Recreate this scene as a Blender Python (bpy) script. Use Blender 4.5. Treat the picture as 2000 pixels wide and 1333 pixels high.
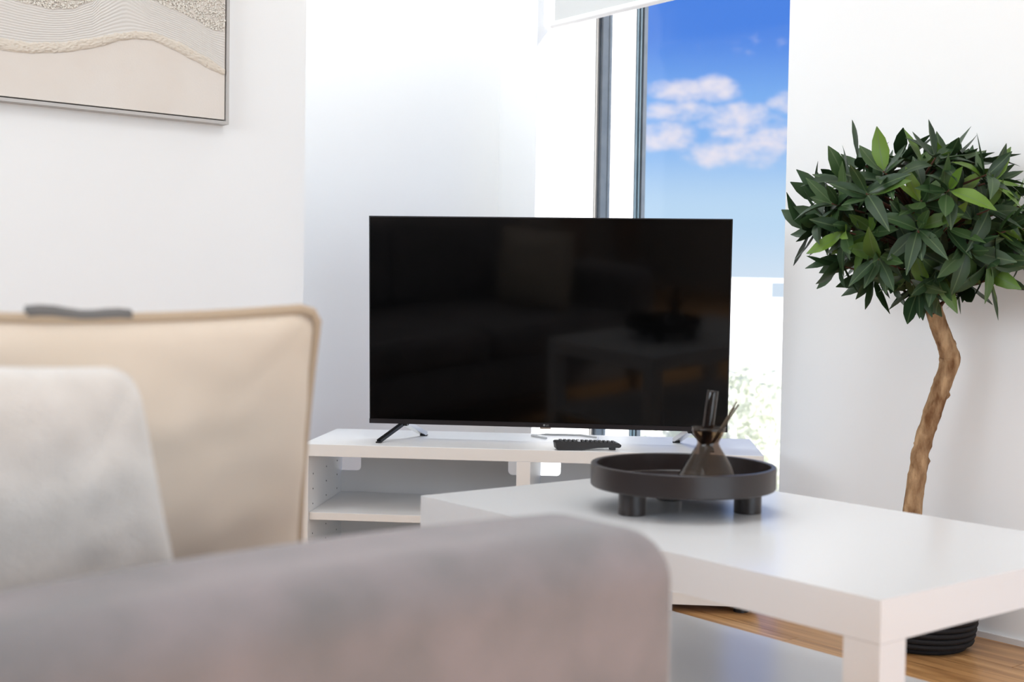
import bpy, bmesh, math, random
from mathutils import Vector, Matrix, noise
random.seed(7)
for o in list(bpy.data.objects): bpy.data.objects.remove(o)
scene = bpy.context.scene
C = scene.collection

# ------------------------------------------------------------------ camera
F_PX, PITCH, ROLL, CAM_H = 2505.4, 0.0330, 0.0158, 0.7794
cd = bpy.data.cameras.new('camera'); cam = bpy.data.objects.new('camera', cd); C.objects.link(cam)
cd.sensor_width = 36.0; cd.lens = F_PX / 2000 * 36.0; cd.clip_start = 0.02; cd.clip_end = 500
FW = Vector((0, math.cos(PITCH), -math.sin(PITCH)))
R0 = Vector((1, 0, 0)); U0 = Vector((0, math.sin(PITCH), math.cos(PITCH)))
RV = math.cos(ROLL) * R0 + math.sin(ROLL) * U0
UV_ = -math.sin(ROLL) * R0 + math.cos(ROLL) * U0
M = Matrix((RV, UV_, -FW)).transposed().to_4x4(); M.translation = Vector((0, 0, CAM_H))
cam.matrix_world = M
cd.dof.use_dof = True; cd.dof.focus_distance = 3.15; cd.dof.aperture_fstop = 4.8
scene.camera = cam
scene.view_settings.view_transform = 'Standard'
scene.view_settings.look = 'None'
scene.view_settings.exposure = 0.12
scene.view_settings.gamma = 1.0
scene.view_settings.use_curve_mapping = False

# ------------------------------------------------------------------ room axes: local x = towards the window wall, local y = along it
TA = 0.6753
U = Vector((-math.sin(TA), math.cos(TA), 0)); V = Vector((math.cos(TA), math.sin(TA), 0))
def W(v, u, z=0.0): return V * v + U * u + Vector((0, 0, z))
def ray(px, py): return FW + RV * ((px - 1000) / F_PX) - UV_ * ((py - 666.5) / F_PX)
EYE = Vector((0, 0, CAM_H))
def on_u(px, py, u):                       # photo point on the plane at distance u along the window wall -> (v, z)
    d = ray(px, py); p = EYE + d * (u / d.dot(U)); return p.dot(V), p.z

# ------------------------------------------------------------------ world: blue sky with clouds
def build_world():
    w = bpy.data.worlds.new('sky'); scene.world = w; w.use_nodes = True
    nt = w.node_tree; nt.nodes.clear(); L = nt.links.new
    def n(t, **k):
        x = nt.nodes.new(t)
        for a, b in k.items(): setattr(x, a, b)
        return x
    def mth(op, a, b=None, c=None):
        x = n('ShaderNodeMath', operation=op)
        for i, s in enumerate((a, b, c)):
            if s is None: continue
            if isinstance(s, (int, float)): x.inputs[i].default_value = s
            else: L(s, x.inputs[i])
        return x.outputs[0]
    tc = n('ShaderNodeTexCoord'); sp = n('ShaderNodeSeparateXYZ'); L(tc.outputs['Generated'], sp.inputs[0])
    el = mth('ARCSINE', sp.outputs[2]); az = mth('ARCTAN2', sp.outputs[0], sp.outputs[1])
    ramp = n('ShaderNodeValToRGB'); L(mth('MULTIPLY_ADD', el, 1 / 1.2, 0.1), ramp.inputs[0])
    cr = ramp.color_ramp; cr.interpolation = 'EASE'
    stops = [(0.0, (.78, .84, .92)), (.105, (.74, .86, 1.0)), (.155, (.56, .77, 1.0)), (.215, (.24, .50, .98)), (.275, (.085, .26, .86)), (.40, (.05, .17, .70)), (1.0, (.04, .13, .55))]
    cr.elements[0].position, cr.elements[0].color = stops[0][0], (*stops[0][1], 1)
    cr.elements[1].position, cr.elements[1].color = stops[-1][0], (*stops[-1][1], 1)
    for p, c in stops[1:-1]:
        e = cr.elements.new(p); e.color = (*c, 1)
    # clouds in direction space
    cmb = n('ShaderNodeCombineXYZ'); L(az, cmb.inputs[0]); L(mth('MULTIPLY', el, 1.7), cmb.inputs[1])
    nz = n('ShaderNodeTexNoise'); nz.inputs['Scale'].default_value = 38; nz.inputs['Detail'].default_value = 7; nz.inputs['Roughness'].default_value = .62
    L(cmb.outputs[0], nz.inputs['Vector'])
    nb = n('ShaderNodeTexNoise'); nb.inputs['Scale'].default_value = 7; nb.inputs['Detail'].default_value = 6; nb.inputs['Roughness'].default_value = .55
    L(cmb.outputs[0], nb.inputs['Vector'])
    field = None
    def cloud(px, py, rx, ry, amp=1.0):
        nonlocal field
        d = ray(px, py); a0 = math.atan2(d.x, d.y); e0 = math.atan2(d.z, math.hypot(d.x, d.y))
        dx = mth('MULTIPLY', mth('SUBTRACT', az, a0), F_PX / rx); dy = mth('MULTIPLY', mth('SUBTRACT', el, e0), F_PX / ry)
        f = mth('SUBTRACT', 1.0, mth('ADD', mth('MULTIPLY', dx, dx), mth('MULTIPLY', dy, dy)))
        f = mth('MULTIPLY', mth('MAXIMUM', f, -1.0), amp)
        field = f if field is None else mth('MAXIMUM', field, f)
    for c in [(1400, 173, 55, 30), (1335, 178, 75, 26, .9), (1320, 218, 90, 24, .75), (1295, 265, 75, 34, .95), (1440, 240, 80, 42, .8), (1500, 270, 75, 52, .8),
              (1420, 300, 100, 32, .85), (1540, 200, 40, 24, .6), (1620, 260, 90, 40, .9), (1180, 230, 70, 34, .9), (1700, 180, 90, 30, .8), (1060, 190, 80, 26, .8)]: cloud(*c)
    g = mth('MULTIPLY_ADD', mth('SUBTRACT', nb.outputs[0], .60), 6.0, -.15)       # the same kind of clouds over the rest of the sky
    field = mth('MAXIMUM', field, g)
    field = mth('ADD', field, mth('MULTIPLY', mth('SUBTRACT', nz.outputs[0], .5), 2.6))
    mr = n('ShaderNodeMapRange', interpolation_type='SMOOTHSTEP'); L(field, mr.inputs[0])
    mr.inputs[1].default_value = -.05; mr.inputs[2].default_value = 1.15
    mix = n('ShaderNodeMix', data_type='RGBA'); L(mr.outputs[0], mix.inputs[0]); L(ramp.outputs[0], mix.inputs[6]); mix.inputs[7].default_value = (.90, .86, .97, 1)
    bg = n('ShaderNodeBackground'); L(mix.outputs[2], bg.inputs[0]); bg.inputs[1].default_value = .85
    out = n('ShaderNodeOutputWorld'); L(bg.outputs[0], out.inputs[0])
build_world()

# ------------------------------------------------------------------ sun (grazes along the facade from behind the camera's right)
sl = bpy.data.lights.new('sun', 'SUN'); sl.energy = 10.0; sl.angle = math.radians(.6); sl.color = (1, .97, .92)
sun = bpy.data.objects.new('sun', sl); C.objects.link(sun)
sd = (U * 1.0 - V * .462).normalized() * math.cos(math.radians(28)) + Vector((0, 0, -math.sin(math.radians(28))))
sun.rotation_euler = sd.to_track_quat('-Z', 'Y').to_euler(); sun.location = (0, 0, 6)

# added, unseen ceiling lamps: light strengths (the lamps themselves are built further down)
ADDED_LAMPS = [((2.2, 3.14), 9, .5), ((1.3, 1.3), 11, 1.0), ((-.6, .6), 4, 1.1)]      # (v, u), watts, size
FILL_REAR, FILL_SIDE = 58, 82                       # watts of the added area lights outside the rear and side windows

# ------------------------------------------------------------------ materials
def nodes(name):
    m = bpy.data.materials.new(name); m.use_nodes = True; nt = m.node_tree
    return m, nt, nt.nodes['Principled BSDF']
def mat(name, col, rough=.5, spec=.5, metal=0, bump=None, var=None, coord='Object', sheen=0, coat=0, stretch=None):
    m, nt, b = nodes(name); L = nt.links.new
    b.inputs['Base Color'].default_value = (*col, 1); b.inputs['Roughness'].default_value = rough
    b.inputs['Specular IOR Level'].default_value = spec; b.inputs['Metallic'].default_value = metal
    if sheen:
        b.inputs['Sheen Weight'].default_value = sheen; b.inputs['Sheen Roughness'].default_value = .45
    if coat: b.inputs['Coat Weight'].default_value = coat; b.inputs['Coat Roughness'].default_value = .05
    tc = nt.nodes.new('ShaderNodeTexCoord'); src = tc.outputs[coord]
    if stretch:
        mp = nt.nodes.new('ShaderNodeMapping'); mp.inputs['Scale'].default_value = stretch; L(src, mp.inputs[0]); src = mp.outputs[0]
    if var:                                  # (second colour, noise scale, detail)
        nz = nt.nodes.new('ShaderNodeTexNoise'); nz.inputs['Scale'].default_value = var[1]; nz.inputs['Detail'].default_value = var[2]
        L(src, nz.inputs['Vector'])
        mr = nt.nodes.new('ShaderNodeMapRange'); mr.inputs[1].default_value = .35; mr.inputs[2].default_value = .65; L(nz.outputs[0], mr.inputs[0])
        mx = nt.nodes.new('ShaderNodeMix'); mx.data_type = 'RGBA'; L(mr.outputs[0], mx.inputs[0])
        mx.inputs[6].default_value = (*col, 1); mx.inputs[7].default_value = (*var[0], 1); L(mx.outputs[2], b.inputs['Base Color'])
    if bump:                                 # (scale, strength, distance)
        nz = nt.nodes.new('ShaderNodeTexNoise'); nz.inputs['Scale'].default_value = bump[0]; nz.inputs['Detail'].default_value = 5
        L(src, nz.inputs['Vector']); bp = nt.nodes.new('ShaderNodeBump'); bp.inputs['Strength'].default_value = bump[1]; bp.inputs['Distance'].default_value = bump[2]
        L(nz.outputs[0], bp.inputs['Height']); L(bp.outputs[0], b.inputs['Normal'])
    return m
MT = {}
MT['wall'] = mat('white wall paint', (.90, .90, .895), .75, .3, bump=(260, .08, .001))
MT['ceiling'] = mat('ceiling paint', (.90, .90, .90), .8, .2)
MT['rear'] = mat('warm grey wall paint', (.45, .44, .43), .6, .3, bump=(60, .1, .001))
MT['trim'] = mat('white trim', (.80, .78, .76), .45, .4)
MT['facade'] = mat('white render', (.86, .87, .88), .85, .2, bump=(120, .2, .002))
MT['frame'] = mat('blue grey aluminium', (.040, .055, .075), .38, .5, var=((.055, .07, .09), 20, 3))
MT['rail'] = mat('teal grey metal', (.045, .085, .115), .4, .5, var=((.07, .115, .145), 12, 2))
MT['seal'] = mat('grey seal', (.35, .34, .33), .7, .3)
MT['blind'] = mat('blind cloth', (.56, .555, .545), .8, .2, bump=(900, .1, .0005))
MT['bar'] = mat('blind bar', (.82, .80, .79), .4, .4)
MT['bench'] = mat('white foil board', (.88, .875, .865), .38, .4, bump=(300, .02, .0005))
MT['edge'] = mat('edge band', (.76, .72, .67), .5, .35)
MT['backp'] = mat('grey white hardboard', (.82, .80, .78), .6, .3)
MT['lack'] = mat('white lacquer', (.79, .80, .81), .20, .45)
MT['dark'] = mat('dark hole', (.03, .03, .03), .8, .1)
MT['tvbody'] = mat('black plastic', (.010, .0095, .010), .35, .4)
MT['screen'] = mat('black screen glass', (.0010, .0010, .0011), .07, .31)
MT['bezel'] = mat('brown black strip', (.012, .008, .0085), .42, .3)
MT['logo'] = mat('grey print', (.22, .22, .22), .5, .4)
MT['gloss'] = mat('gloss black', (.012, .012, .013), .08, .6)
MT['silver'] = mat('chrome', (.75, .74, .72), .14, .5, metal=1)
MT['remote'] = mat('remote black', (.022, .021, .021), .45, .4)
MT['button'] = mat('button grey', (.07, .07, .072), .4, .5)
MT['buttonw'] = mat('button white', (.75, .75, .75), .4, .5)
MT['tray'] = mat('dark brown metal', (.019, .013, .012), .34, .5, bump=(400, .03, .0004))
MT['reed'] = mat('brown reed', (.10, .075, .05), .7, .2)
MT['bark'] = mat('pale brown bark', (.17, .08, .034), .8, .15, var=((.50, .32, .175), 45, 9), bump=(90, 1.0, .01), stretch=(1, 1, .35))
MT['twig'] = mat('twig', (.10, .045, .028), .7, .2)
MT['basket'] = mat('black rope', (.014, .013, .014), .75, .3, bump=(350, .5, .002))
MT['soil'] = mat('soil', (.035, .025, .018), .95, .1, bump=(80, .8, .01))
MT['velvet'] = mat('grey mauve velvet', (.19, .182, .184), .85, .2, var=((.275, .243, .248), 9, 5), bump=(420, .25, .002), sheen=.2)
MT['linen'] = mat('beige linen', (.62, .525, .42), .9, .15, var=((.67, .575, .475), 5, 4), bump=(500, .3, .001), sheen=.15)
MT['piping'] = mat('beige piping', (.48, .375, .27), .9, .15, bump=(500, .2, .001))
MT['zip'] = mat('grey zip tape', (.17, .165, .16), .7, .2)
MT['plush'] = mat('ivory plush', (.68, .645, .60), 1.0, .05, var=((.62, .585, .54), 30, 6), bump=(300, .6, .003), sheen=.6)
MT['canvas'] = mat('cream canvas', (.735, .665, .60), .85, .15, var=((.76, .705, .65), 6, 4), bump=(220, .25, .001))
MT['comb'] = mat('combed plaster', (.70, .665, .625), .85, .15)
MT['rope'] = mat('cream grit', (.72, .645, .555), .9, .1)
MT['bead'] = mat('grit', (.84, .80, .73), .9, .1, var=((.70, .65, .58), 500, 2))
MT['artframe'] = mat('grey champagne metal', (.50, .48, .46), .4, .5, metal=.1)
MT['curtain'] = mat('brown grey curtain', (.50, .40, .35), .9, .1)
MT['lampm'] = mat('lamp housing', (.8, .8, .8), .4, .4)
MT['ground'] = mat('pale paving', (.62, .60, .56), .9, .1, var=((.70, .68, .63), .3, 3))
MT['house'] = mat('white house render', (.86, .85, .82), .9, .1, bump=(4, .1, .01))
MT['hwin'] = mat('pale window', (.55, .58, .60), .2, .5)
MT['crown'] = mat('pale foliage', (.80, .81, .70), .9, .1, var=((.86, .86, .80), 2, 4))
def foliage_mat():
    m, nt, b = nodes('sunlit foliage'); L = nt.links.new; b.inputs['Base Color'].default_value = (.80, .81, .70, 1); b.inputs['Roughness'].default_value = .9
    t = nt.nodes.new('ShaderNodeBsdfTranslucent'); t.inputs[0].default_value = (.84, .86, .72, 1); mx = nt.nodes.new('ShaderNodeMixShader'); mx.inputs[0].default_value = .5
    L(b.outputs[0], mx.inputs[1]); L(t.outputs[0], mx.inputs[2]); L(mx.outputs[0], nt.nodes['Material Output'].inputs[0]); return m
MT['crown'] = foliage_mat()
def glass_mat(name, tint, refl=.04):
    m = bpy.data.materials.new(name); m.use_nodes = True; nt = m.node_tree; nt.nodes.clear(); L = nt.links.new
    o = nt.nodes.new('ShaderNodeOutputMaterial'); mx = nt.nodes.new('ShaderNodeMixShader'); t = nt.nodes.new('ShaderNodeBsdfTransparent'); g = nt.nodes.new('ShaderNodeBsdfGlossy')
    lw = nt.nodes.new('ShaderNodeLayerWeight'); pw = nt.nodes.new('ShaderNodeMath'); pw.operation = 'POWER'; pw.inputs[1].default_value = 5.0
    L(lw.outputs['Facing'], pw.inputs[0]); fr = nt.nodes.new('ShaderNodeMath'); fr.operation = 'MULTIPLY_ADD'; fr.inputs[1].default_value = .9; fr.inputs[2].default_value = refl; L(pw.outputs[0], fr.inputs[0])
    t.inputs[0].default_value = (*tint, 1); g.inputs['Roughness'].default_value = .02
    L(fr.outputs[0], mx.inputs[0]); L(t.outputs[0], mx.inputs[1]); L(g.outputs[0], mx.inputs[2]); L(mx.outputs[0], o.inputs[0])
    return m
MT['pane'] = glass_mat('coated clear pane', (.985, .99, .99), .008)
MT['smoke'] = glass_mat('smoke brown glass', (.68, .60, .53))
MT['smoke_d'] = glass_mat('dark smoke glass', (.50, .43, .40))
def leaf_material():
    m, nt, b = nodes('leaf green'); L = nt.links.new
    oi = nt.nodes.new('ShaderNodeObjectInfo'); cr = nt.nodes.new('ShaderNodeValToRGB'); L(oi.outputs['Random'], cr.inputs[0])
    st = [(0, (.015, .038, .013)), (.35, (.023, .054, .018)), (.62, (.034, .074, .022)), (.8, (.052, .105, .024)), (.9, (.10, .19, .022)), (1, (.15, .25, .03))]
    e = cr.color_ramp.elements; e[0].position, e[0].color = 0, (*st[0][1], 1); e[1].position, e[1].color = 1, (*st[-1][1], 1)
    for p, c in st[1:-1]: x = e.new(p); x.color = (*c, 1)
    tc = nt.nodes.new('ShaderNodeTexCoord'); sp = nt.nodes.new('ShaderNodeSeparateXYZ'); L(tc.outputs['Object'], sp.inputs[0])
    ab = nt.nodes.new('ShaderNodeMath'); ab.operation = 'ABSOLUTE'; L(sp.outputs[0], ab.inputs[0])
    mr = nt.nodes.new('ShaderNodeMapRange'); mr.inputs[1].default_value = .0006; mr.inputs[2].default_value = .0016; mr.inputs[3].default_value = .6; mr.inputs[4].default_value = 0; L(ab.outputs[0], mr.inputs[0])
    mx = nt.nodes.new('ShaderNodeMix'); mx.data_type = 'RGBA'; L(mr.outputs[0], mx.inputs[0]); L(cr.outputs[0], mx.inputs[6]); mx.inputs[7].default_value = (.11, .16, .07, 1)
    L(mx.outputs[2], b.inputs['Base Color']); b.inputs['Roughness'].default_value = .45; b.inputs['Specular IOR Level'].default_value = .4
    return m
MT['leaf'] = leaf_material()
def plank_material():
    m, nt, b = nodes('oak plank'); L = nt.links.new
    tc = nt.nodes.new('ShaderNodeTexCoord'); oi = nt.nodes.new('ShaderNodeObjectInfo')
    ad = nt.nodes.new('ShaderNodeVectorMath'); ad.operation = 'ADD'; sc = nt.nodes.new('ShaderNodeVectorMath'); sc.operation = 'SCALE'
    cb = nt.nodes.new('ShaderNodeCombineXYZ'); L(oi.outputs['Random'], cb.inputs[0]); L(oi.outputs['Random'], cb.inputs[1]); sc.inputs['Scale'].default_value = 37; L(cb.outputs[0], sc.inputs[0])
    L(tc.outputs['Object'], ad.inputs[0]); L(sc.outputs[0], ad.inputs[1])
    mp = nt.nodes.new('ShaderNodeMapping'); mp.inputs['Scale'].default_value = (22, 1.3, 22); L(ad.outputs[0], mp.inputs[0])
    n1 = nt.nodes.new('ShaderNodeTexNoise'); n1.inputs['Scale'].default_value = 1.6; n1.inputs['Detail'].default_value = 8; n1.inputs['Distortion'].default_value = .8; L(mp.outputs[0], n1.inputs['Vector'])
    cr = nt.nodes.new('ShaderNodeValToRGB'); L(n1.outputs[0], cr.inputs[0]); e = cr.color_ramp.elements
    e[0].position, e[0].color = .28, (.29, .135, .048, 1); e[1].position, e[1].color = .72, (.68, .40, .18, 1)
    x = e.new(.5); x.color = (.52, .275, .11, 1)
    L(cr.outputs[0], b.inputs['Base Color']); b.inputs['Roughness'].default_value = .32
    bp = nt.nodes.new('ShaderNodeBump'); bp.inputs['Strength'].default_value = .12; bp.inputs['Distance'].default_value = .002; L(n1.outputs[0], bp.inputs['Height']); L(bp.outputs[0], b.inputs['Normal'])
    return m
MT['plank'] = plank_material()

# ------------------------------------------------------------------ geometry helpers
def obj(name, bm, m, parent=None, smooth=False, loc=None, rz=None, bevel=0, auto=None):
    me = bpy.data.meshes.new(name)
    if bevel:
        es = [e for e in bm.edges if len(e.link_faces) == 2 and e.calc_face_angle(0) > .6]
        bmesh.ops.bevel(bm, geom=es, offset=bevel, segments=2, profile=.5, affect='EDGES', clamp_overlap=True)
    bmesh.ops.recalc_face_normals(bm, faces=bm.faces)
    bm.to_mesh(me); bm.free(); me.materials.append(MT[m] if isinstance(m, str) else m)
    if smooth:
        for p in me.polygons: p.use_smooth = True
    if auto is not None:
        for p in me.polygons: p.use_smooth = True
        me.set_sharp_from_angle(angle=auto)
    o = bpy.data.objects.new(name, me); C.objects.link(o)
    if parent: o.parent = parent
    if loc is not None: o.location = loc
    if rz is not None: o.rotation_euler.z = rz
    return o
def tag(o, label=None, cat=None, group=None, kind=None):
    if label: o['label'] = label
    if cat: o['category'] = cat
    if group: o['group'] = group
    if kind: o['kind'] = kind
    return o
def thing(name, label, cat, loc=(0, 0, 0), rz=0, group=None):
    o = bpy.data.objects.new(name, None); C.objects.link(o); o.location = loc; o.rotation_euler.z = rz; o.empty_display_size = .1
    return tag(o, label, cat, group)
def B(*boxes):
    bm = bmesh.new()
    for x0, x1, y0, y1, z0, z1 in boxes: bx(bm, x0, x1, y0, y1, z0, z1)
    return bm
def bx(bm, x0, x1, y0, y1, z0, z1):
    vs = [bm.verts.new(p) for p in ((x0, y0, z0), (x1, y0, z0), (x1, y1, z0), (x0, y1, z0), (x0, y0, z1), (x1, y0, z1), (x1, y1, z1), (x0, y1, z1))]
    for f in ((0, 3, 2, 1), (4, 5, 6, 7), (0, 1, 5, 4), (1, 2, 6, 5), (2, 3, 7, 6), (3, 0, 4, 7)): bm.faces.new([vs[i] for i in f])
def poly_prism(pts, axis, a, b, bm=None):        # pts 2D, extruded along axis from a to b
    bm = bm or bmesh.new()
    def P(p, t):
        return {'x': (t, p[0], p[1]), 'y': (p[0], t, p[1]), 'z': (p[0], p[1], t)}[axis]
    A = [bm.verts.new(P(p, a)) for p in pts]; Bv = [bm.verts.new(P(p, b)) for p in pts]; n = len(pts)
    bm.faces.new(A); bm.faces.new(Bv[::-1])
    for i in range(n): bm.faces.new((A[i], Bv[i], Bv[(i + 1) % n], A[(i + 1) % n]))
    return bm
def tube(pts, radii, seg=10, bm=None, cap=True):
    bm = bm or bmesh.new(); pts = [Vector(p) for p in pts]; n = len(pts)
    if isinstance(radii, (int, float)): radii = [radii] * n
    rings = []; ref = Vector((0.31, .95, .1)).normalized()
    for i, p in enumerate(pts):
        t = (pts[min(i + 1, n - 1)] - pts[max(i - 1, 0)]).normalized()
        a = t.cross(ref)
        if a.length < .1: a = t.cross(Vector((1, 0, 0)))
        a.normalize(); b = t.cross(a)
        rings.append([bm.verts.new(p + (a * math.cos(k * 2 * math.pi / seg) + b * math.sin(k * 2 * math.pi / seg)) * radii[i]) for k in range(seg)])
    for i in range(n - 1):
        for k in range(seg):
            bm.faces.new((rings[i][k], rings[i][(k + 1) % seg], rings[i + 1][(k + 1) % seg], rings[i + 1][k]))
    if cap: bm.faces.new(rings[0][::-1]); bm.faces.new(rings[-1])
    return bm
def lathe(prof, seg=48, bm=None, closed=False):
    bm = bm or bmesh.new(); rings = []
    for r, z in prof:
        if r < 1e-6: rings.append([bm.verts.new((0, 0, z))])
        else: rings.append([bm.verts.new((r * math.cos(k * 2 * math.pi / seg), r * math.sin(k * 2 * math.pi / seg), z)) for k in range(seg)])
    pairs = list(zip(rings, rings[1:])) + ([(rings[-1], rings[0])] if closed else [])
    for A, Bq in pairs:
        for k in range(seg):
            k2 = (k + 1) % seg
            if len(A) == 1 and len(Bq) == 1: continue
            if len(A) == 1: bm.faces.new((A[0], Bq[k2], Bq[k]))
            elif len(Bq) == 1: bm.faces.new((A[k], A[k2], Bq[0]))
            else: bm.faces.new((A[k], A[k2], Bq[k2], Bq[k]))
    return bm
def rbox(x0, x1, y0, y1, z0, z1, r, cuts=5, mid=8, warp=None):   # soft upholstered block
    bm = bmesh.new(); lim = ((x0, x1), (y0, y1), (z0, z1))
    def axis(a, b):
        out = [a + r * (1 - math.cos(i / cuts * math.pi / 2)) for i in range(cuts)]
        out += [a + r + (b - a - 2 * r) * i / mid for i in range(mid + 1)]
        return out + [b - r * (1 - math.cos(i / cuts * math.pi / 2)) for i in range(cuts - 1, -1, -1)]
    G = [axis(*l) for l in lim]; cache = {}
    def vert(i, j, k):
        key = (i, j, k)
        if key not in cache:
            p = [G[0][i], G[1][j], G[2][k]]; q = [min(max(p[t], lim[t][0] + r), lim[t][1] - r) for t in range(3)]
            d = Vector([p[t] - q[t] for t in range(3)])
            if d.length > 1e-9:
                # box point to rounded point
                d = d / max(abs(c) for c in d) * max(abs(c) for c in d); d = d.normalized() * r if d.length > 1e-9 else d
            pt = Vector(q) + d
            cache[key] = bm.verts.new(warp(pt) if warp else pt)
        return cache[key]
    N = [len(g) - 1 for g in G]
    for ax in range(3):
        o1, o2 = [t for t in range(3) if t != ax]
        for side in (0, N[ax]):
            for i in range(N[o1]):
                for j in range(N[o2]):
                    q = []
                    for di, dj in ((0, 0), (1, 0), (1, 1), (0, 1)):
                        ix = [0, 0, 0]; ix[ax] = side; ix[o1] = i + di; ix[o2] = j + dj; q.append(vert(*ix))
                    try: bm.faces.new(q)
                    except ValueError: pass
    return bm
def struct(name, bm, m, parent=None, bevel=0):
    o = obj(name, bm, m, parent, bevel=bevel)
    if not parent: o['kind'] = 'structure'; o.rotation_euler.z = TA
    return o

# ================================================================== THE ROOM  (local x = v, local y = u)
FL = -.02                       # floor height
VW, UB, UA, CE = 2.823, 3.615, 3.16, 2.48
V0, U0_ = -2.3, -2.3            # rear sides of the room
OU0, OU1, OTOP = 2.319, 3.412, 2.43      # window opening along u, and its top
VO = 3.32                       # outer face of the facade
struct('wall_window', B((VW, VO, U0_ - .2, OU0, FL - .2, CE), (VW, VO, OU1, UB + .5, FL - .2, CE), (VW, VO, OU0, OU1, OTOP, CE), (VW, VO, OU0, OU1, FL - .2, FL)), 'wall')
struct('wall_back', B((1.0, VW, UB, UB + .2, FL - .2, CE)), 'wall')
cv = on_u(595.5, 300, UA)[0]
struct('wall_left', B((V0 - .2, cv, UA, UB + .2, FL - .2, CE)), 'wall')
RW0, RW1, RZ0, RZ1 = -.75, 2.45, .05, 2.3      # opening of the added rear window, behind the camera
struct('wall_rear', B((V0 - .2, RW0, U0_ - .2, U0_, FL - .2, CE), (RW1, VW, U0_ - .2, U0_, FL - .2, CE), (RW0, RW1, U0_ - .2, U0_, RZ1, CE), (RW0, RW1, U0_ - .2, U0_, FL - .2, RZ0)), 'rear')
SW0, SW1, SZ0, SZ1 = .1, 2.9, .85, 2.3          # opening of the added side window above the sofa
struct('wall_side', B((V0 - .2, V0, U0_, SW0, FL - .2, CE), (V0 - .2, V0, SW1, UA, FL - .2, CE), (V0 - .2, V0, SW0, SW1, SZ1, CE), (V0 - .2, V0, SW0, SW1, FL - .2, SZ0)), 'rear')
struct('ceiling', B((V0 - .2, VO, U0_ - .2, UB + .2, CE, CE + .2)), 'ceiling')
fl = struct('floor', B((V0, VW, U0_, UB, FL - .2, FL - .006)), 'dark')
# floor boards run along the window wall, each one its own piece
PW, PL = .19, 1.9
pmesh = None; i = 0; x = VW
while x > V0:
    off = (i * .73) % PL; y = U0_ - off
    while y < UB:
        ya, yb = max(y, U0_), min(y + PL, UB); xa = max(x - PW, V0)
        if yb - ya > .05:
            full = abs(yb - ya - PL) < 1e-6 and x - xa > PW - 1e-6
            if full and pmesh:
                o = bpy.data.objects.new('plank', pmesh); C.objects.link(o); o.parent = fl
            else:
                w, l = x - xa - .0012, yb - ya - .0012
                o = obj('plank', B((-w, 0, 0, l, -.006, 0)), 'plank', fl, bevel=.0012)
                if full: pmesh = o.data
            o.location = (x, ya, FL)
        y += PL
    x -= PW; i += 1
bs = struct('baseboard_window', B((VW - .011, VW, U0_, OU0, FL, FL + .014)), 'trim', bevel=.003)
struct('baseboard_back', B((cv, VW, UB - .011, UB, FL, FL + .014)), 'trim', bevel=.003)
struct('baseboard_left', B((V0, cv, UA - .011, UA, FL, FL + .014)), 'trim', bevel=.003)

# window: aluminium frame, pane, outer rail
win = bpy.data.objects.new('window_1', None); C.objects.link(win); win.rotation_euler.z = TA; win['kind'] = 'structure'; win['label'] = 'tall narrow window with dark blue grey aluminium frame behind the television'
FV = 3.107
def wpart(n, m, *b, bevel=.002): return obj(n, B(*b), m, win, bevel=bevel)
zt = OTOP
for n, (a, b) in (('frame_stile', (OU1 - .024, OU1)), ('frame_stile', (OU0, OU0 + .024))):
    wpart(n, 'frame', (FV, FV + .045, a, b, FL, zt))
wpart('frame_head', 'frame', (FV, FV + .045, OU0 + .024, OU1 - .024, zt - .05, zt)); wpart('frame_sill', 'frame', (FV, FV + .045, OU0 + .024, OU1 - .024, FL, FL + .05))
for a, b in ((OU1 - .006, OU1 + .0), (OU0, OU0 + .006)): wpart('seal', 'seal', (FV - .012, FV, a, b, FL, zt), bevel=0)
wpart('pane', 'pane', (FV + .026, FV + .034, OU0 + .024, OU1 - .024, FL + .05, zt - .05), bevel=0)
for s, e in ((1, OU1), (-1, OU0)):
    f = wpart('outer_lining', 'facade', (FV + .045, 3.274, *sorted((e, e - s * .02)), FL, zt), bevel=0)
    g = wpart('guide_rail', 'rail', (3.274, 3.322, *sorted((e, e - s * .022)), FL, zt))
    for a, b, h in ((3.274, 3.280, .026), (3.287, 3.293, .03), (3.300, 3.318, .034)):
        obj('rail_lip', B((a, b, *sorted((e - s * .02, e - s * h)), FL, zt)), 'frame' if h == .034 else 'rail', g)

# added rear window: frame, mullions, panes; area light outside it fills the room
w2 = bpy.data.objects.new('window_2', None); C.objects.link(w2); w2.rotation_euler.z = TA; w2['kind'] = 'structure'; w2['label'] = 'large three pane window behind the camera'
ya, yb = U0_ - .12, U0_ - .07
for a, b, c, d in ((RW0, RW1, RZ0, RZ0 + .05), (RW0, RW1, RZ1 - .05, RZ1)): obj('frame_rail', B((a, b, ya, yb, c, d)), 'frame', w2, bevel=.002)
step = (RW1 - RW0 - .05) / 3
for k in range(4): obj('frame_stile', B((RW0 + k * step, RW0 + k * step + .05, ya, yb, RZ0 + .05, RZ1 - .05)), 'frame', w2, bevel=.002)
for k in range(3): obj('pane', B((RW0 + k * step + .05, RW0 + (k + 1) * step, ya + .02, ya + .028, RZ0 + .05, RZ1 - .05)), 'pane', w2)
dl = bpy.data.lights.new('daylight', 'AREA'); dl.shape = 'RECTANGLE'; dl.size = RW1 - RW0; dl.size_y = RZ1 - RZ0; dl.energy = FILL_REAR; dl.color = (.885, .955, 1)
do = bpy.data.objects.new('daylight', dl); C.objects.link(do); do.location = W((RW0 + RW1) / 2, U0_ - .16, (RZ0 + RZ1) / 2); do.rotation_euler = (math.pi / 2, 0, TA)
do.rotation_euler = U.to_track_quat('-Z', 'Y').to_euler()

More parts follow.
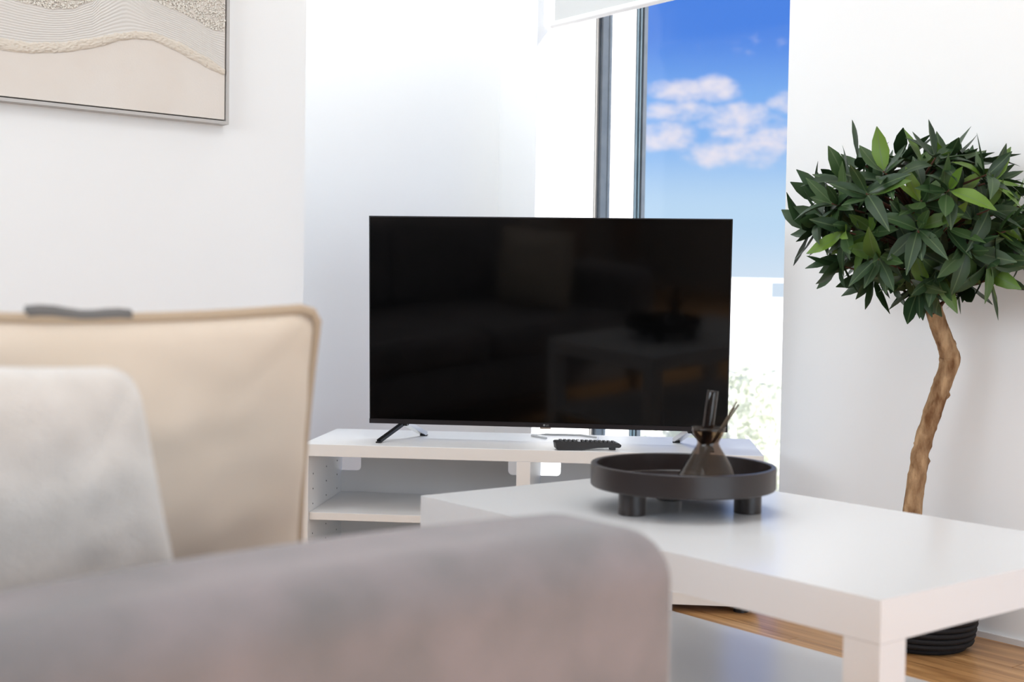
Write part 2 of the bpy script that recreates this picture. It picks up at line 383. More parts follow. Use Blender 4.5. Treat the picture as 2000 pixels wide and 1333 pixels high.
w3 = bpy.data.objects.new('window_3', None); C.objects.link(w3); w3.rotation_euler.z = TA; w3['kind'] = 'structure'; w3['label'] = 'wide three pane window in the side wall behind the sofa'  # added side window; the area light outside it brightens the window wall
xa, xb = V0 - .12, V0 - .07
for c, d in ((SZ0, SZ0 + .05), (SZ1 - .05, SZ1)): obj('frame_rail', B((xa, xb, SW0, SW1, c, d)), 'frame', w3, bevel=.002)
step = (SW1 - SW0 - .05) / 3
for k in range(4): obj('frame_stile', B((xa, xb, SW0 + k * step, SW0 + k * step + .05, SZ0 + .05, SZ1 - .05)), 'frame', w3, bevel=.002)
for k in range(3): obj('pane', B((xa + .02, xa + .028, SW0 + k * step + .05, SW0 + (k + 1) * step, SZ0 + .05, SZ1 - .05)), 'pane', w3)
dl = bpy.data.lights.new('daylight', 'AREA'); dl.shape = 'RECTANGLE'; dl.size = SW1 - SW0; dl.size_y = SZ1 - SZ0; dl.energy = FILL_SIDE; dl.color = (.885, .955, 1)
do = bpy.data.objects.new('daylight', dl); C.objects.link(do); do.location = W(V0 - .16, (SW0 + SW1) / 2, (SZ0 + SZ1) / 2); do.rotation_euler = V.to_track_quat('-Z', 'Y').to_euler()

# ceiling lamps added to brighten the room, flat square panels
for k, ((v, u), wts, size) in enumerate(ADDED_LAMPS):
    t = thing('ceiling_lamp', ['small flat ceiling lamp in the alcove above the television', 'flat square ceiling lamp above the coffee table', 'flat square ceiling lamp above the sofa'][k], 'lamp', W(v, u, CE), TA, 'flat ceiling lamps')
    s = size / 2
    obj('lamp_frame', B((-s - .02, s + .02, -s - .02, -s, -.035, 0), (-s - .02, s + .02, s, s + .02, -.035, 0), (-s - .02, -s, -s, s, -.035, 0), (s, s + .02, -s, s, -.035, 0), (-s, s, -s, s, -.012, 0)), 'lampm', t)
    ld = bpy.data.lights.new('lamp_light', 'AREA'); ld.shape = 'SQUARE'; ld.size = size; ld.energy = wts; ld.color = (.885, .955, 1)
    lo = bpy.data.objects.new('lamp_light', ld); C.objects.link(lo); lo.parent = t; lo.location = (0, 0, -.02)

# ================================================================== ROLLER BLIND
bl = thing('roller_blind', 'white roller blind pulled partly down over the window', 'blind', W(2.868, 2.87, 1.72), TA)
obj('cloth', B((-.001, .001, -.505, .505, 0, .58)), 'blind', bl)
obj('tube', tube([(0, -.505, .57), (0, .505, .57)], .022, 20), 'bar', bl, auto=.6)
br = obj('bottom_bar', tube([(0, -.512, .0), (0, .512, .0)], .0125, 20), 'bar', bl, auto=.6)
for s in (-1, 1): obj('end_cap', tube([(0, s * .512, 0), (0, s * .516, 0)], .0135, 20), 'bar', br, auto=.6)

# ================================================================== WALL PICTURE
AU = UA - .036
rv, rz_ = on_u(447, 243.5, AU)                   # lower right corner
art = thing('wall_art', 'cream textured relief picture in thin grey frame on the left wall', 'picture', W(rv - .6, UA, rz_), TA)
aw, ah = 1.2, .86
def A2(px, py):
    v, z = on_u(px, py, AU); return v - (rv - .6), z - rz_
ft = .008
obj('frame_bar', B((-.6, .6, -.036, 0, 0, ft)), 'artframe', art, bevel=.001); obj('frame_bar', B((-.6, .6, -.036, 0, ah - ft, ah)), 'artframe', art, bevel=.001)
for a in (-.6, .6 - ft): obj('frame_bar', B((a, a + ft, -.036, 0, ft, ah - ft)), 'artframe', art, bevel=.001)
cz = .0
obj('canvas', B((-.6 + ft + .003, .6 - ft - .003, -.032, -.004, ft + .004, ah - ft - .004)), 'canvas', art)
def curve(pts, ext):
    P = sorted(A2(*p) for p in pts); P = [(-.589, P[0][1] + ext)] + ([(-.35, P[0][1] + ext * .6)] if ext else []) + P + [(.589, P[-1][1])]
    def f(x):
        for (a, b), (c, d) in zip(P, P[1:]):
            if a <= x <= c:
                t = (x - a) / (c - a + 1e-9); return b + (d - b) * (t * t * (3 - 2 * t) * .35 + t * .65)
        return P[-1][1]
    return f
rlow = curve([(0, 97), (30, 102), (60, 104), (100, 103), (130, 102), (170, 96), (200, 90), (235, 79), (270, 76), (300, 79), (340, 97), (380, 118), (415, 137), (437, 146)], .05)
rup = curve([(0, 75), (60, 84), (120, 84), (170, 77), (230, 66), (265, 62), (300, 65), (350, 83), (400, 110), (440, 137)], .05)
plo = curve([(0, -10), (40, 3), (100, 17), (140, 16), (180, 2), (200, -22), (245, -60), (280, -20), (295, -2), (340, 18), (380, 36), (415, 58), (440, 61)], .03)
def strip(f0, f1, nx, ny, hfun):
    bm = bmesh.new(); g = []
    for a in range(nx + 1):
        x = -.587 + 1.174 * a / nx; lo, hi = f0(x), max(f1(x), f0(x) + .004); col = []
        for b in range(ny + 1):
            t = b / ny; z = min(lo + (hi - lo) * t, ah - ft - .004); col.append(bm.verts.new((x, -.0325 - hfun(x, z, t), z)))
        g.append(col)
    for a in range(nx):
        for b in range(ny): bm.faces.new((g[a][b], g[a + 1][b], g[a + 1][b + 1], g[a][b + 1]))
    return bm
obj('combed_band', strip(rup, plo, 110, 120, lambda x, z, t: .0006 + .0014 * (.5 + .5 * math.cos(t * 15 * 2 * math.pi)) ** .6), 'comb', art, smooth=True)
obj('grit_band', strip(lambda x: rlow(x), lambda x: rup(x) + .003, 420, 22, lambda x, z, t: max(0, (.0045 * (1 - (2 * t - 1) ** 4) + .0028 * noise.noise(Vector((x * 190, z * 190, 1))) + .002 * noise.noise(Vector((x * 420, z * 420, 5)))))), 'rope', art, smooth=True)
bm = bmesh.new(); base = bmesh.new(); bmesh.ops.create_icosphere(base, subdivisions=1, radius=1)
bv = [v.co.copy() for v in base.verts]; bf = [[v.index for v in f.verts] for f in base.faces]; base.free()
rnd = random.Random(3); cnt = 0
while cnt < 9500:
    x = rnd.uniform(-.25, .587) if rnd.random() < .85 else rnd.uniform(-.587, -.25); lo = plo(x); z = lo + rnd.random() ** 1.2 * .2
    if z > ah - ft - .006: continue
    r = rnd.uniform(.0016, .0034); c = Vector((x, -.0325 - rnd.uniform(.0, .0025), z)); vs = [bm.verts.new(c + b * r) for b in bv]
    for f in bf: bm.faces.new([vs[q] for q in f])
    cnt += 1
o = obj('grit', bm, 'bead', art, smooth=True); o['kind'] = 'stuff'

# ================================================================== TV BENCH
BYAW = -math.radians(5.3); BX, BY = -.546, 3.356; BW, BD, BT = 1.195, .40, .39
bench = thing('tv_bench', 'low white open shelf bench under the television', 'tv bench', (BX, BY, FL), BYAW)
def bp(n, m, *b, bevel=.001, parent=None): return obj(n, B(*b), m, parent or bench, bevel=bevel)
z0, z1 = .022, BT - FL; th, st = .032, .017        # heights above the floor
bp('top_board', 'bench', (0, BW, 0, BD, z1 - th, z1)); bp('bottom_board', 'bench', (0, BW, 0, BD, z0, z0 + th))
bp('side_panel', 'bench', (.001, st, .0, BD - .003, z0 + th, z1 - th)); bp('side_panel', 'bench', (BW - st, BW - .001, 0, BD - .003, z0 + th, z1 - th))
MD = .583
bp('divider', 'bench', (MD - .018, MD + .018, 0, BD - .003, z0 + th, z1 - th))
# edge bands on the front
for a, b, c, d in ((0, BW, z1 - th + .001, z1 - .001), (0, BW, z0 + .001, z0 + th - .001), (.002, st - .001, z0 + th, z1 - th), (BW - st + .001, BW - .002, z0 + th, z1 - th), (MD - .017, MD + .017, z0 + th, z1 - th)):
    bp('edge_band', 'edge', (a, b, -.0012, 0, c, d), bevel=0)
for a, b in ((st, MD - .018), (MD + .018, BW - st)):
    s = bp('shelf', 'bench', (a + .001, b - .001, .012, BD - .02, .2085, .228)); obj('edge_band', B((a + .001, b - .001, .011, .012, .209, .2275)), 'edge', s)
    nh, nw, zt_ = .088, .058, z1 - th; zb = z0 + th
    pts = [(a, zb), (b, zb), (b, zt_ - nh)]
    pts += [(b - nw + .012 - .012 * math.sin(t * math.pi / 8), zt_ - nh + .012 - .012 * math.cos(t * math.pi / 8)) for t in range(5)]
    pts += [(b - nw, zt_), (a + nw, zt_)]
    pts += [(a + nw - .012 + .012 * math.sin((4 - t) * math.pi / 8), zt_ - nh + .012 - .012 * math.cos((4 - t) * math.pi / 8)) for t in range(5)]
    pts += [(a, zt_ - nh)]
    obj('back_panel', poly_prism(pts, 'y', BD - .012, BD - .006), 'backp', bench)
for y in (.05, .20, .33):
    for q in range(7): obj('peg_hole', tube([(st + .0006, y, .085 + q * .04), (st - .002, y, .085 + q * .04)], .0022, 8), 'dark', bench)
for x in (.03, BW - .06, MD):
    for y in (.03, BD - .06): obj('foot', lathe([(0, 0), (.02, 0), (.018, z0), (0, z0)], 16), 'tvbody', bench, loc=(x + .015, y + .015, 0), auto=.6)
# faint printed outline on the back panel
bm = bmesh.new()
def scr(pts): tube([(p[0], BD - .0125, p[1]) for p in pts], .0006, 5, bm)
X0, Z0 = .135, z1 - th - .004
scr([(X0, Z0), (X0 + .002, Z0 - .020), (X0 + .02, Z0 - .026), (X0 + .045, Z0 - .020), (X0 + .065, Z0 - .016), (X0 + .09, Z0 - .018)])
for k in range(6):
    a = X0 + .022 + k * .010; scr([(a, Z0 - .014), (a + .003, Z0 - .002), (a + .006, Z0 - .012), (a + .001, Z0 - .007)])
obj('printed_mark', bm, 'dark', bench)

# ================================================================== TELEVISION
TYAW = -math.radians(6.0); tv = thing('television', 'large flat black television standing on the white bench', 'television', (.0947, 3.4448, BT), TYAW)
hw, TZ, TH = .4835, .0436, .564
TILT = Matrix.Translation((0, 0, TZ)) @ Matrix.Rotation(math.radians(4.0), 4, 'X') @ Matrix.Translation((0, 0, -TZ))
obj('housing', B((-hw, hw, .004, .026, TZ, TZ + TH)), 'tvbody', tv, bevel=.002).matrix_local = TILT
obj('rear_cover', rbox(-.36, .36, .024, .06, TZ + .01, TZ + .33, .012, 3, 2), 'tvbody', tv, smooth=True).matrix_local = TILT
obj('screen', B((-hw + .0035, hw - .0035, .0015, .004, TZ + .0135, TZ + TH - .003)), 'screen', tv).matrix_local = TILT
bz = obj('bottom_bezel', B((-hw, hw, .0, .004, TZ, TZ + .0125)), 'bezel', tv, bevel=.0008); bz.matrix_local = TILT
bm = tube([(-.0045, .0004, TZ + .0065), (-.0045, -.0004, TZ + .0065)], .0028, 16)
obj('logo_mark', bm, 'logo', bz)
fc = bpy.data.curves.new('logo_text', 'FONT'); fc.body = 'LG'; fc.size = .0068; fc.extrude = .0002; fc.align_x = 'LEFT'
fo = bpy.data.objects.new('logo_text', fc); C.objects.link(fo); bpy.context.view_layer.update()
me = bpy.data.meshes.new_from_object(fo.evaluated_get(bpy.context.evaluated_depsgraph_get())); bpy.data.objects.remove(fo)
me.materials.append(MT['logo']); lo = bpy.data.objects.new('logo_letters', me); C.objects.link(lo); lo.parent = bz; lo.location = (.0, -.0003, TZ + .0042); lo.rotation_euler.x = math.pi / 2
obj('sensor_bump', B((-.016, .013, .004, .018, TZ - .0045, TZ)), 'silver', tv, bevel=.0015).matrix_local = TILT
def bar(p, q, w, t, m, parent, name):        # flat bar between two points
    p, q = Vector(p), Vector(q); d = (q - p).normalized(); s = d.cross(Vector((0, 0, 1))).normalized(); n_ = s.cross(d)
    bm = bmesh.new(); vs = []
    for c in (p, q):
        for a, b in ((-1, -1), (1, -1), (1, 1), (-1, 1)): vs.append(bm.verts.new(c + s * a * w / 2 + n_ * b * t / 2))
    for f in ((0, 1, 2, 3), (7, 6, 5, 4), (0, 4, 5, 1), (1, 5, 6, 2), (2, 6, 7, 3), (3, 7, 4, 0)): bm.faces.new([vs[k] for k in f])
    return obj(name, bm, m, parent, bevel=.0012)
for s in (-1, 1):
    x = s * .392
    hub = obj('stand', B((x - .012, x + .012, .006, .034, TZ - .006, TZ + .004)), 'tvbody', tv, bevel=.001)
    bar((x, .012, TZ), (x + s * .046, -.088, .0045), .013, .008, 'gloss', hub, 'front_leg')
    bar((x - s * .004, .03, TZ), (x - s * .040, .115, .0065), .022, .012, 'silver', hub, 'rear_leg')
    obj('rubber_pad', B((x + s * .046 - .007, x + s * .046 + .007, -.095, -.08, 0, .004)), 'tvbody', hub, bevel=.001)
    obj('rubber_pad', B((x - s * .040 - .010, x - s * .040 + .010, .107, .123, 0, .004)), 'tvbody', hub, bevel=.001)
# power cord lying behind the stand
cordp = [Vector((.10, 3.56, BT + .003)), Vector((.06, 3.62, BT + .003)), Vector((.10, 3.66, BT + .003)), Vector((.20, 3.655, BT + .003)), Vector((.245, 3.60, BT + .003)), Vector((.24, 3.54, BT + .003)), Vector((.235, 3.50, BT + .004))]
tag(obj('power_cord', tube(cordp, .0028, 8), 'bar', smooth=True), 'thin white power cord on the bench behind the television', 'cord')

# ================================================================== REMOTE
rm = thing('remote_control', 'black remote control lying on the bench front edge', 'remote', (.202, 3.325, BT), math.radians(7))
side = [(-.086, .0045), (-.082, .001), (-.06, .0), (-.03, .0005), (-.005, .003), (.02, .0065), (.05, .0075), (.062, .0075), (.078, .0065), (.083, .009), (.084, .014), (.078, .0185), (.04, .0205), (-.03, .0225), (-.085, .0235), (-.089, .021)]
obj('body', poly_prism(side, 'y', -.021, .021), 'remote', rm, bevel=.002, auto=.7)
obj('foot', B((.058, .07, -.015, .015, 0, .008)), 'remote', rm, bevel=.001)
for r in range(13):
    for c in range(3):
        x = -.072 + r * .0115; zt_ = .0232 - (x + .085) * .0275
        w = r in (4,) and c < 2
        obj('button', B((x - .0035, x + .0035, -.014 + c * .0105, -.007 + c * .0105, zt_ - .002, zt_ + .0036)), 'buttonw' if w else 'button', rm, bevel=.0008)

# ================================================================== COFFEE TABLE
TX, TY = .4154, 1.4176
tb = thing('coffee_table', 'white lacquered coffee table with thick square legs and lower shelf', 'table', (TX, TY, FL), TA)      # local x: 0..0.55, local y: 0..0.90
TT = .45 - FL
obj('table_top', B((0, .55, 0, .90, TT - .05, TT)), 'lack', tb, bevel=.0018)
for x in (0, .50):
    for y in (0, .85): obj('leg', B((x + .0004, x + .0496, y + .0004, y + .0496, 0, TT - .0505)), 'lack', tb, bevel=.0015)
obj('lower_shelf', B((.004, .546, .004, .896, .193, .211)), 'lack', tb, bevel=.001)

# ================================================================== TRAY
TC = Vector((.2735, 2.022, .45))
tr = thing('round_tray', 'round dark brown tray on three stubby legs standing on the white table', 'tray', TC, 0)
R, TB, TTp = .1455, .037, .0725
obj('tray_bowl', lathe([(0, TB), (R - .002, TB), (R, TB + .002), (R, TTp - .001), (R - .001, TTp), (R - .0075, TTp), (R - .0085, TTp - .001), (R - .009, TB + .008), (R - .011, TB + .006), (0, TB + .006)], 96), 'tray', tr, auto=.5)
for a in (214, 348, 95):
    o = obj('leg', lathe([(0, 0), (.0205, 0), (.0215, .001), (.0215, TB), (0, TB)], 32), 'tray', tr, auto=.5)
    o.location = (.102 * math.cos(math.radians(a)), .102 * math.sin(math.radians(a)), 0)

# ================================================================== FLASK WITH REEDS
FC = Vector((.314, 2.03, .45 + TB + .0065))
def prof_glass(p, t=.0016):
    inner = [(max(r - t, .0005), z) for r, z in p[::-1]]; inner[-1] = (inner[-1][0], inner[-1][1] + .003)
    return [(0, p[0][1])] + p + inner + [(0, p[0][1] + .003)]
fp = [(r_ * 1.1, z_ * .905) for r_, z_ in [(.040, 0), (.0435, .002), (.044, .006), (.041, .014), (.032, .033), (.0235, .050), (.0175, .062), (.0155, .068), (.0165, .073), (.0205, .081), (.0235, .090), (.0248, .0965)]]
tag(obj('glass_flask', lathe(prof_glass(fp), 64), 'smoke', smooth=True, loc=FC), 'smoky glass cone flask with flared neck standing in the tray', 'flask')
tp = prof_glass([(.0085, 0), (.0090, .002), (.0090, .136), (.0088, .140)], .0018)
gt = tag(obj('glass_tube', lathe(tp, 32), 'smoke_d', smooth=True), 'upright dark smoky glass tube standing in the flask neck', 'tube')
a, b = FC + Vector((-.010, .0, .006)), FC + Vector((.006, .004, .143))
gt.location = a; gt.rotation_euler = (b - a).to_track_quat('Z', 'Y').to_euler()
for k, (e, s) in enumerate((((.0445, .004, .128), (-.018, .0, .02)), ((.0485, .008, .123), (-.016, .003, .022)), ((.0425, .012, .118), (-.014, .006, .024)))):
    p, q = FC + Vector(s), FC + Vector(e)
    tag(obj('reed_stick', tube([p, p.lerp(q, .6), q], .0013, 8), 'reed', smooth=True), ['thin brown reed stick leaning from the flask, its tip highest of the three', 'thin brown reed stick leaning from the flask, its tip furthest towards the window', 'thin brown reed stick leaning from the flask, shortest and lowest of the three'][k], 'reed', 'reed sticks in the flask')

# ================================================================== POTTED TREE
PC = Vector((.974, 3.0, FL)); DY = 3.0
pl = thing('potted_tree', 'bushy green potted tree with crooked trunk in a black basket', 'plant', PC, 0)
# basket: one coil of rope per row
for k in range(15):
    z = .008 + k * .0135; r = .106 + .028 * min(1, (z / .16)) ** .7 - (.012 if k == 0 else 0)
    bm = lathe([(r + .0075 * math.cos(t * math.pi / 4), z + .0072 * math.sin(t * math.pi / 4)) for t in range(8)], 56, closed=True)
    obj('rope_coil', bm, 'basket', pl, smooth=True)
obj('basket_lining', lathe([(0, .001), (.098, .001), (.13, .19), (.126, .19), (.095, .006), (0, .006)], 40), 'basket', pl, smooth=True)
obj('soil', lathe([(0, .165), (.06, .168), (.122, .16), (.118, .15), (0, .15)], 40), 'soil', pl, smooth=True)
def tp_(px, py, dy=0):
    d = ray(px, py); return EYE + d * ((DY + dy) / d.y) - PC
trk = [Vector((tp_(1779, 1010).x - .004, 0, .15))] + [tp_(*p) for p in ((1781, 1003), (1789, 945), (1797, 890), (1810, 840), (1825, 795), (1840, 752), (1851, 722), (1857, 700), (1848, 673), (1836, 645), (1826, 615), (1818, 590), (1812, 540), (1803, 490), (1790, 440), (1782, 400))]
rad = [.0215, .0215, .021, .0205, .020, .0205, .020, .021, .0225, .021, .020, .020, .019, .017, .015, .012, .008]
fine = []; fr = []
for a, b, ra, rb in zip(trk, trk[1:], rad, rad[1:]):
    for s in range(7):
        t = s / 7; fine.append(a.lerp(b, t)); fr.append(ra + (rb - ra) * t)
fine.append(trk[-1]); fr.append(rad[-1])
bm = tube(fine, fr, 24)
for v in bm.verts:
    n_ = noise.noise(v.co * 32) * .0030 + noise.noise(v.co * 85) * .0018 + max(0, noise.noise(v.co * 60 + Vector((5, 1, 2))) - .35) * .012; c = min(fine, key=lambda q: (q - v.co).length_squared); v.co += (v.co - c).normalized() * n_
obj('trunk', bm, 'bark', pl, smooth=True)
for (px, py, s) in ((1868, 700, 1), (1848, 772, 1), (1792, 868, -1), (1786, 905, -1), (1797, 965, 1), (1856, 675, 1)):
    c = tp_(px, py); d = Vector((s, -.3, .35)).normalized(); obj('bark_knot', tube([c - d * .016, c - d * .004, c + d * .004, c + d * .009], [.016, .0115, .008, .0035], 9), 'bark', pl, smooth=True)
def leaf_mesh(k):
    rr = random.Random(40 + k); Lh = rr.uniform(.078, .098); Wd = Lh * rr.uniform(.165, .215); bend = rr.uniform(-.012, .030); cup = rr.uniform(.15, .5); tw = rr.uniform(-.5, .5)
    bm = bmesh.new(); rows = []; N = 7
    for i in range(N + 1):
        t = i / N; w = Wd * (math.sin(math.pi * t ** .82) ** .85) * (1 if i % 2 else .93) if 0 < i < N else .0008
        y = .006 + Lh * t; z = -bend * t * t * 2; a = tw * (t - .5)
        rows.append([bm.verts.new((s * w * math.cos(a), y, z + abs(s) * w * cup + s * w * math.sin(a))) for s in (-1, 0, 1)])
    for A, Bq in zip(rows, rows[1:]):
        for j in (0, 1): bm.faces.new((A[j], A[j + 1], Bq[j + 1], Bq[j]))
    st_ = [bm.verts.new(p) for p in ((-.0009, 0, 0), (.0009, 0, 0))]; bm.faces.new((st_[0], st_[1], rows[0][2], rows[0][0]))
    me = bpy.data.meshes.new('leaf'); bm.normal_update(); bm.to_mesh(me); bm.free(); me.materials.append(MT['leaf'])
    for p in me.polygons: p.use_smooth = True
    return me
LM = [leaf_mesh(k) for k in range(8)]
# crown: twig tips spread over a flattened ellipsoid, whorls of leaves at each tip
cc = tp_(1800, 430, -.06); ax = (.262, .215, .172)
rl = random.Random(12); tips = []; tries = 0
while len(tips) < 84 and tries < 6000:
    tries += 1
    d = Vector((rl.gauss(0, 1), rl.gauss(0, 1), rl.gauss(0, 1))).normalized(); s = rl.uniform(.35, 1.0) ** .6
    p = cc + Vector((d.x * ax[0] * s, d.y * ax[1] * s, d.z * ax[2] * s))
    if (PC + p).dot(V) > VW - .075: continue
    if any((p - q).length < .060 for q in tips): continue
    tips.append(p)
leaves = []
for p in tips:
    root = min(fine[-42:], key=lambda q: abs(q.z - (p.z - .07))); out = (p - cc); out = Vector((out.x / ax[0], out.y / ax[1], out.z / ax[2])).normalized()
    mid = root.lerp(p, .5) + Vector((0, 0, .012))
    obj('twig', tube([root, mid, p], [.004, .003, .0018], 6), 'twig', pl, smooth=True)
    nl = rl.randint(7, 9)
    q = Vector((0, 0, 1)).rotation_difference(out)
    for k in range(nl):
        phi = k * 2.4 + rl.uniform(-.3, .3); th_ = math.radians(rl.uniform(28, 88)); 
        dl = q @ Vector((math.sin(th_) * math.cos(phi), math.sin(th_) * math.sin(phi), math.cos(th_)))
        dl = (dl + Vector((0, 0, -.12))).normalized()
        up = (out + Vector((rl.uniform(-.3, .3), rl.uniform(-.3, .3), rl.uniform(.2, .7)))).normalized()
        xa = dl.cross(up).normalized(); za = xa.cross(dl)
        pos = p - out * rl.uniform(0, .03); sc = rl.uniform(.8, 1.12)
        if (PC + pos + dl * .1 * sc).dot(V) > VW - .006: continue
        Mx = Matrix((xa * sc, dl * sc, za * sc)).transposed().to_4x4(); Mx.translation = pos
        leaves.append((Mx, rl.randrange(8)))
leaves.sort(key=lambda l: l[0].translation.y)
for Mx, k in leaves[:300]:
    o = bpy.data.objects.new('leaf', LM[k]); C.objects.link(o); o.parent = pl; o.matrix_local = Mx
bm = bmesh.new()
for Mx, k in leaves[300:]:
    n0 = len(bm.verts); bm.from_mesh(LM[k]); bm.verts.ensure_lookup_table()
    for v in bm.verts[n0:]: v.co = Mx @ v.co
o = obj('rear_leaves', bm, 'leaf', pl, smooth=True); o['kind'] = 'stuff'

# ================================================================== SOFA   (local x = v, local y = u)
so = thing('sofa', 'grey mauve velvet sofa with padded arm in the foreground', 'sofa', W(0, 0, FL), TA)
AH = .607 - FL; vF = .750
def arm_warp(p):
    t = (p.x - .33) / .44; k = max(0, (p.z - .3) / (AH - .3)); q = p.copy(); q.z += (.019 * (1 - t * t) - .014 - .044 * (.7 - p.x)) * k; return q
obj('arm', rbox(-.28, vF, .70, .86, .12, AH, .044, 8, 14, arm_warp), 'velvet', so, smooth=True)
obj('arm', rbox(-.28, vF, 2.40, 2.56, .12, AH, .044, 8, 14, arm_warp), 'velvet', so, smooth=True)
obj('seat_base', rbox(-.125, vF - .01, .862, 2.398, .12, .29, .03, 3, 4), 'velvet', so, smooth=True)
obj('backrest', rbox(-.32, -.13, .862, 2.398, .12, .80, .06, 5, 8), 'velvet', so, smooth=True)
for a, b in ((.864, 1.629), (1.631, 2.396)):
    obj('seat_cushion', rbox(-.125, vF, a, b, .292, .43, .05, 5, 6), 'velvet', so, smooth=True)
    obj('back_cushion', rbox(-.125, .015, a, b, .432, .83, .055, 5, 6), 'velvet', so, smooth=True)
for x in (-.2, vF - .08):
    for y in (.76, 2.5): obj('leg', lathe([(0, 0), (.016, 0), (.022, .125), (0, .125)], 16), 'twig', so, loc=(x, y, 0), auto=.6)

# ------------------------------------------------------------------ cushions
def rounded(s, q, c):                      # square outline -> outline with rounded corners, c = corner size
    m = max(abs(s), abs(q))
    if m < 1e-6: return s, q
    a, b = s / m, q / m; k = 1 - c
    if abs(a) > k and abs(b) > k:
        dx, dy = abs(a) - k, abs(b) - k; l = math.hypot(dx, dy); f = c / l
        a, b = math.copysign(k + dx * f, a), math.copysign(k + dy * f, b)
    return a * m, b * m
def shape(s, q, w, h, pinch, c, taper, sag):
    a, b = rounded(s, q, c)
    x = w / 2 * a * (1 - pinch * (1 - q * q)) * (1 - taper * b); z = h / 2 * b * (1 - pinch * (1 - s * s))
    return x, z - (sag * (1 - (s - .3) ** 2) * max(0, q) ** 2 if abs(s - .3) < 1 else 0)
def pillow(w, h, t, wr, seed, n=40, pinch=.05, c=.1, taper=0, sag=0):
    bm = bmesh.new(); g = {}; CR = c
    for side in (1, -1):
        for i in range(n + 1):
            for j in range(n + 1):
                s, q = -1 + 2 * i / n, -1 + 2 * j / n; edge = i in (0, n) or j in (0, n)
                if side == -1 and edge: g[(side, i, j)] = g[(1, i, j)]; continue
                f = ((1 - s * s) * (1 - q * q)); th = t / 2 * f ** .42
                x, z = shape(s, q, w, h, pinch, CR, taper, sag)
                c = Vector((s * 2.2, q * 2.2, side * 3 + seed)); th += wr * (noise.noise(c) + .5 * noise.noise(c * 2.3)) * f ** .3
                g[(side, i, j)] = bm.verts.new((x, side * th, z))
    for side in (1, -1):
        for i in range(n):
            for j in range(n): bm.faces.new([g[(side, i + a, j + b)] for a, b in ((0, 0), (1, 0), (1, 1), (0, 1))])
    return bm
def outline(w, h, n=24, pinch=.05, c=.1, taper=0, sag=0):
    pts = []
    for e in range(4):
        for i in range(n):
            a = -1 + 2 * i / n; s, q = ((a, -1), (1, a), (-a, 1), (-1, -a))[e]
            x, z = shape(s, q, w, h, pinch, c, taper, sag); pts.append(Vector((x, 0, z)))
    return pts
SEAT = .43 + FL
# beige linen cushion, leaning on the plush one against the near arm
bw, bh = .49, .345
bc = thing('beige_cushion', 'beige linen cushion with piped edges on the sofa', 'cushion', W(.388, 1.115, SEAT), TA)
Rb = Matrix.Rotation(math.radians(8), 4, 'X') @ Matrix.Rotation(math.radians(-1.0), 4, 'Y'); Tb = Matrix.Translation((0, 0, bh / 2 + .012)) 
o = obj('cover', pillow(bw, bh, .14, .010, 3, pinch=.03, c=.1, sag=.007), 'linen', bc, smooth=True); o.matrix_local = Tb @ Rb
ol = outline(bw + .004, bh + .004, pinch=.03, c=.1, sag=.007); p2 = obj('piping', tube(ol + [ol[0]], .0055, 8), 'piping', bc, smooth=True); p2.matrix_local = Tb @ Rb
zp = obj('zip', tube([Vector((-.032 + .09 * k / 8, .0, bh / 2 - .003 - .005 * k / 8 + .0015 * math.sin(k * 1.1))) for k in range(9)], .0058, 8), 'zip', bc, smooth=True); zp.matrix_local = Tb @ Rb
# ivory plush cushion in front of it
pc = thing('plush_cushion', 'ivory white plush cushion tucked behind the sofa arm', 'cushion', W(.205, .985, SEAT), TA)
o = obj('cover', pillow(.36, .30, .115, .008, 11, n=48, pinch=.04, c=.2, taper=.30), 'plush', pc, smooth=True)
o.matrix_local = Matrix.Translation((.058, 0, .172)) @ Matrix.Rotation(math.radians(6), 4, 'X') @ Matrix.Rotation(math.radians(4), 4, 'Y')

# ================================================================== BEHIND THE CAMERA: curtains seen in the screen's reflection
for k, (v, u) in enumerate(((V0 + .06, -1.5), (V0 + .06, -2.05))):
    bm = bmesh.new(); n = 24; A = []
    for i in range(n + 1):
        x = -.11 + .22 * i / n; y = .025 * math.sin(i * 1.35); A.append([bm.verts.new((x, y + d, z)) for d in (0, .003) for z in (.01, 2.4)])
    for a, b in zip(A, A[1:]): bm.faces.new((a[0], b[0], b[1], a[1])); bm.faces.new((a[2], a[3], b[3], b[2])); bm.faces.new((a[0], a[2], b[2], b[0])); bm.faces.new((a[1], b[1], b[3], a[3]))
    tag(obj('curtain', bm, 'curtain', smooth=True, loc=W(v, u, FL), rz=TA + math.pi / 2), ['narrow brown grey curtain on the side wall, nearer the sofa', 'narrow brown grey curtain on the side wall, in the rear corner'][k], 'curtain', 'curtains on the side wall')

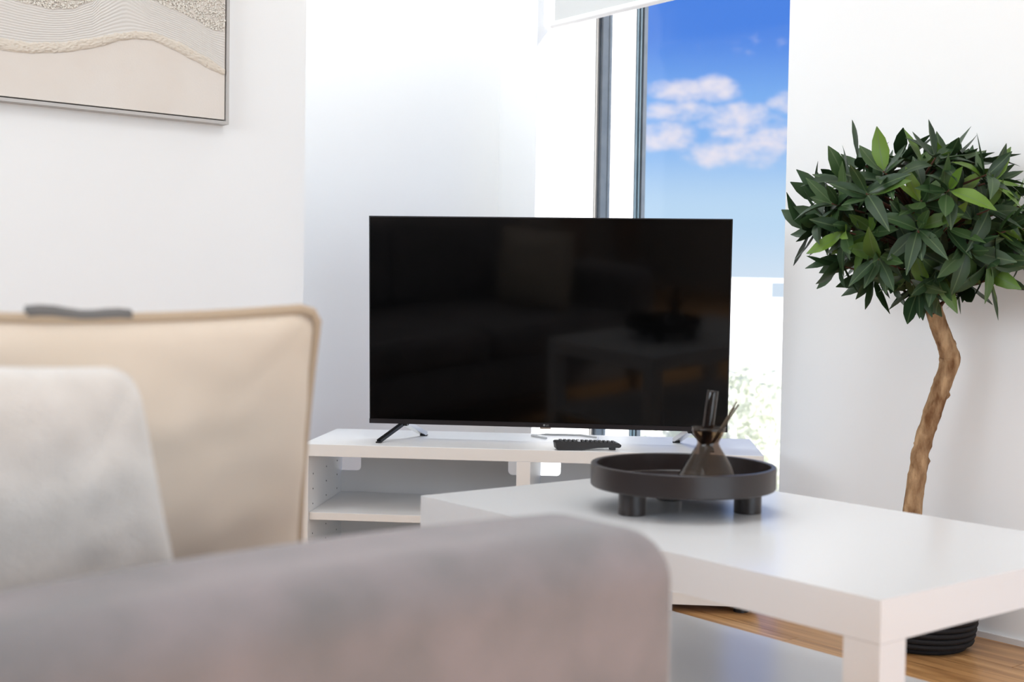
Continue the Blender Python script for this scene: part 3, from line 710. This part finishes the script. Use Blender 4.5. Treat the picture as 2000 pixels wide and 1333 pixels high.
# ================================================================== OUTSIDE
GZ = -9.0
tag(obj('street_ground', B((-120, 160, 5, 260, GZ - .3, GZ)), 'ground'), 'pale paved ground far below the window', 'ground', kind='structure')
hs = thing('white_house', 'white house with roof terrace beyond the window', 'building', (8.4, 42.0, GZ), TA - math.radians(28))
RZ = .78 + 10 / F_PX * 42 - GZ
obj('wall', B((-12, 12, 0, 10, 0, RZ)), 'house', hs)
obj('roof_block', B((-8, .05, -.03, 6, RZ - .02, RZ + .62)), 'house', hs)
rl_ = obj('terrace_rail', B((-12, 12, 0, .09, RZ + .50, RZ + .62)), 'house', hs)
for k in range(9): obj('rail_post', B((-11.9 + k * 2.95, -11.78 + k * 2.95, .0, .08, RZ, RZ + .5)), 'house', rl_)
for r in range(3):
    for c in range(8):
        x = -10.8 + c * 2.9; z = RZ - 2.3 - r * 2.9
        f = obj('window', B((x, x + 1.1, -.03, .05, z, z + 1.5)), 'hwin', hs); obj('window_sill', B((x - .1, x + 1.2, -.12, 0, z - .1, z)), 'house', f)
for k, (px, dist, top, r) in enumerate(((1435, 20, 695, 1.1), (1528, 27, 740, 1.3), (1330, 25, 690, 1.6), (1640, 31, 700, 1.6))):
    d = ray(px, 600); x = d.x / d.y * dist; zt_ = .78 - (top - 591) / F_PX * dist
    t = thing('street_tree', ['pale green tree outside, left of the window jamb', 'pale green tree outside, nearest the window jamb', 'pale green tree outside hidden mostly by the television', 'pale green tree outside behind the wall beside the window'][k], 'tree', (x, dist, GZ), 0, 'trees in front of the white house')
    H = zt_ - GZ
    obj('trunk', tube([(0, 0, 0), (.1, 0, H * .4), (0, .1, H - r)], [.16, .13, .07], 10), 'house', t, smooth=True)
    bm = bmesh.new(); rr = random.Random(k)
    for q in range(2600):
        dd = Vector((rr.gauss(0, 1), rr.gauss(0, 1), rr.gauss(0, 1))).normalized() * r * rr.uniform(.55, 1); c = Vector((0, 0, H - r)) + dd; s = rr.uniform(.05, .10)
        e1 = Vector((rr.gauss(0, 1), rr.gauss(0, 1), rr.gauss(0, 1))).normalized(); e2 = e1.orthogonal().normalized()
        vs = [bm.verts.new(c + p) for p in (e1 * s, e2 * s * .5, -e1 * s, -e2 * s * .5)]; bm.faces.new(vs)
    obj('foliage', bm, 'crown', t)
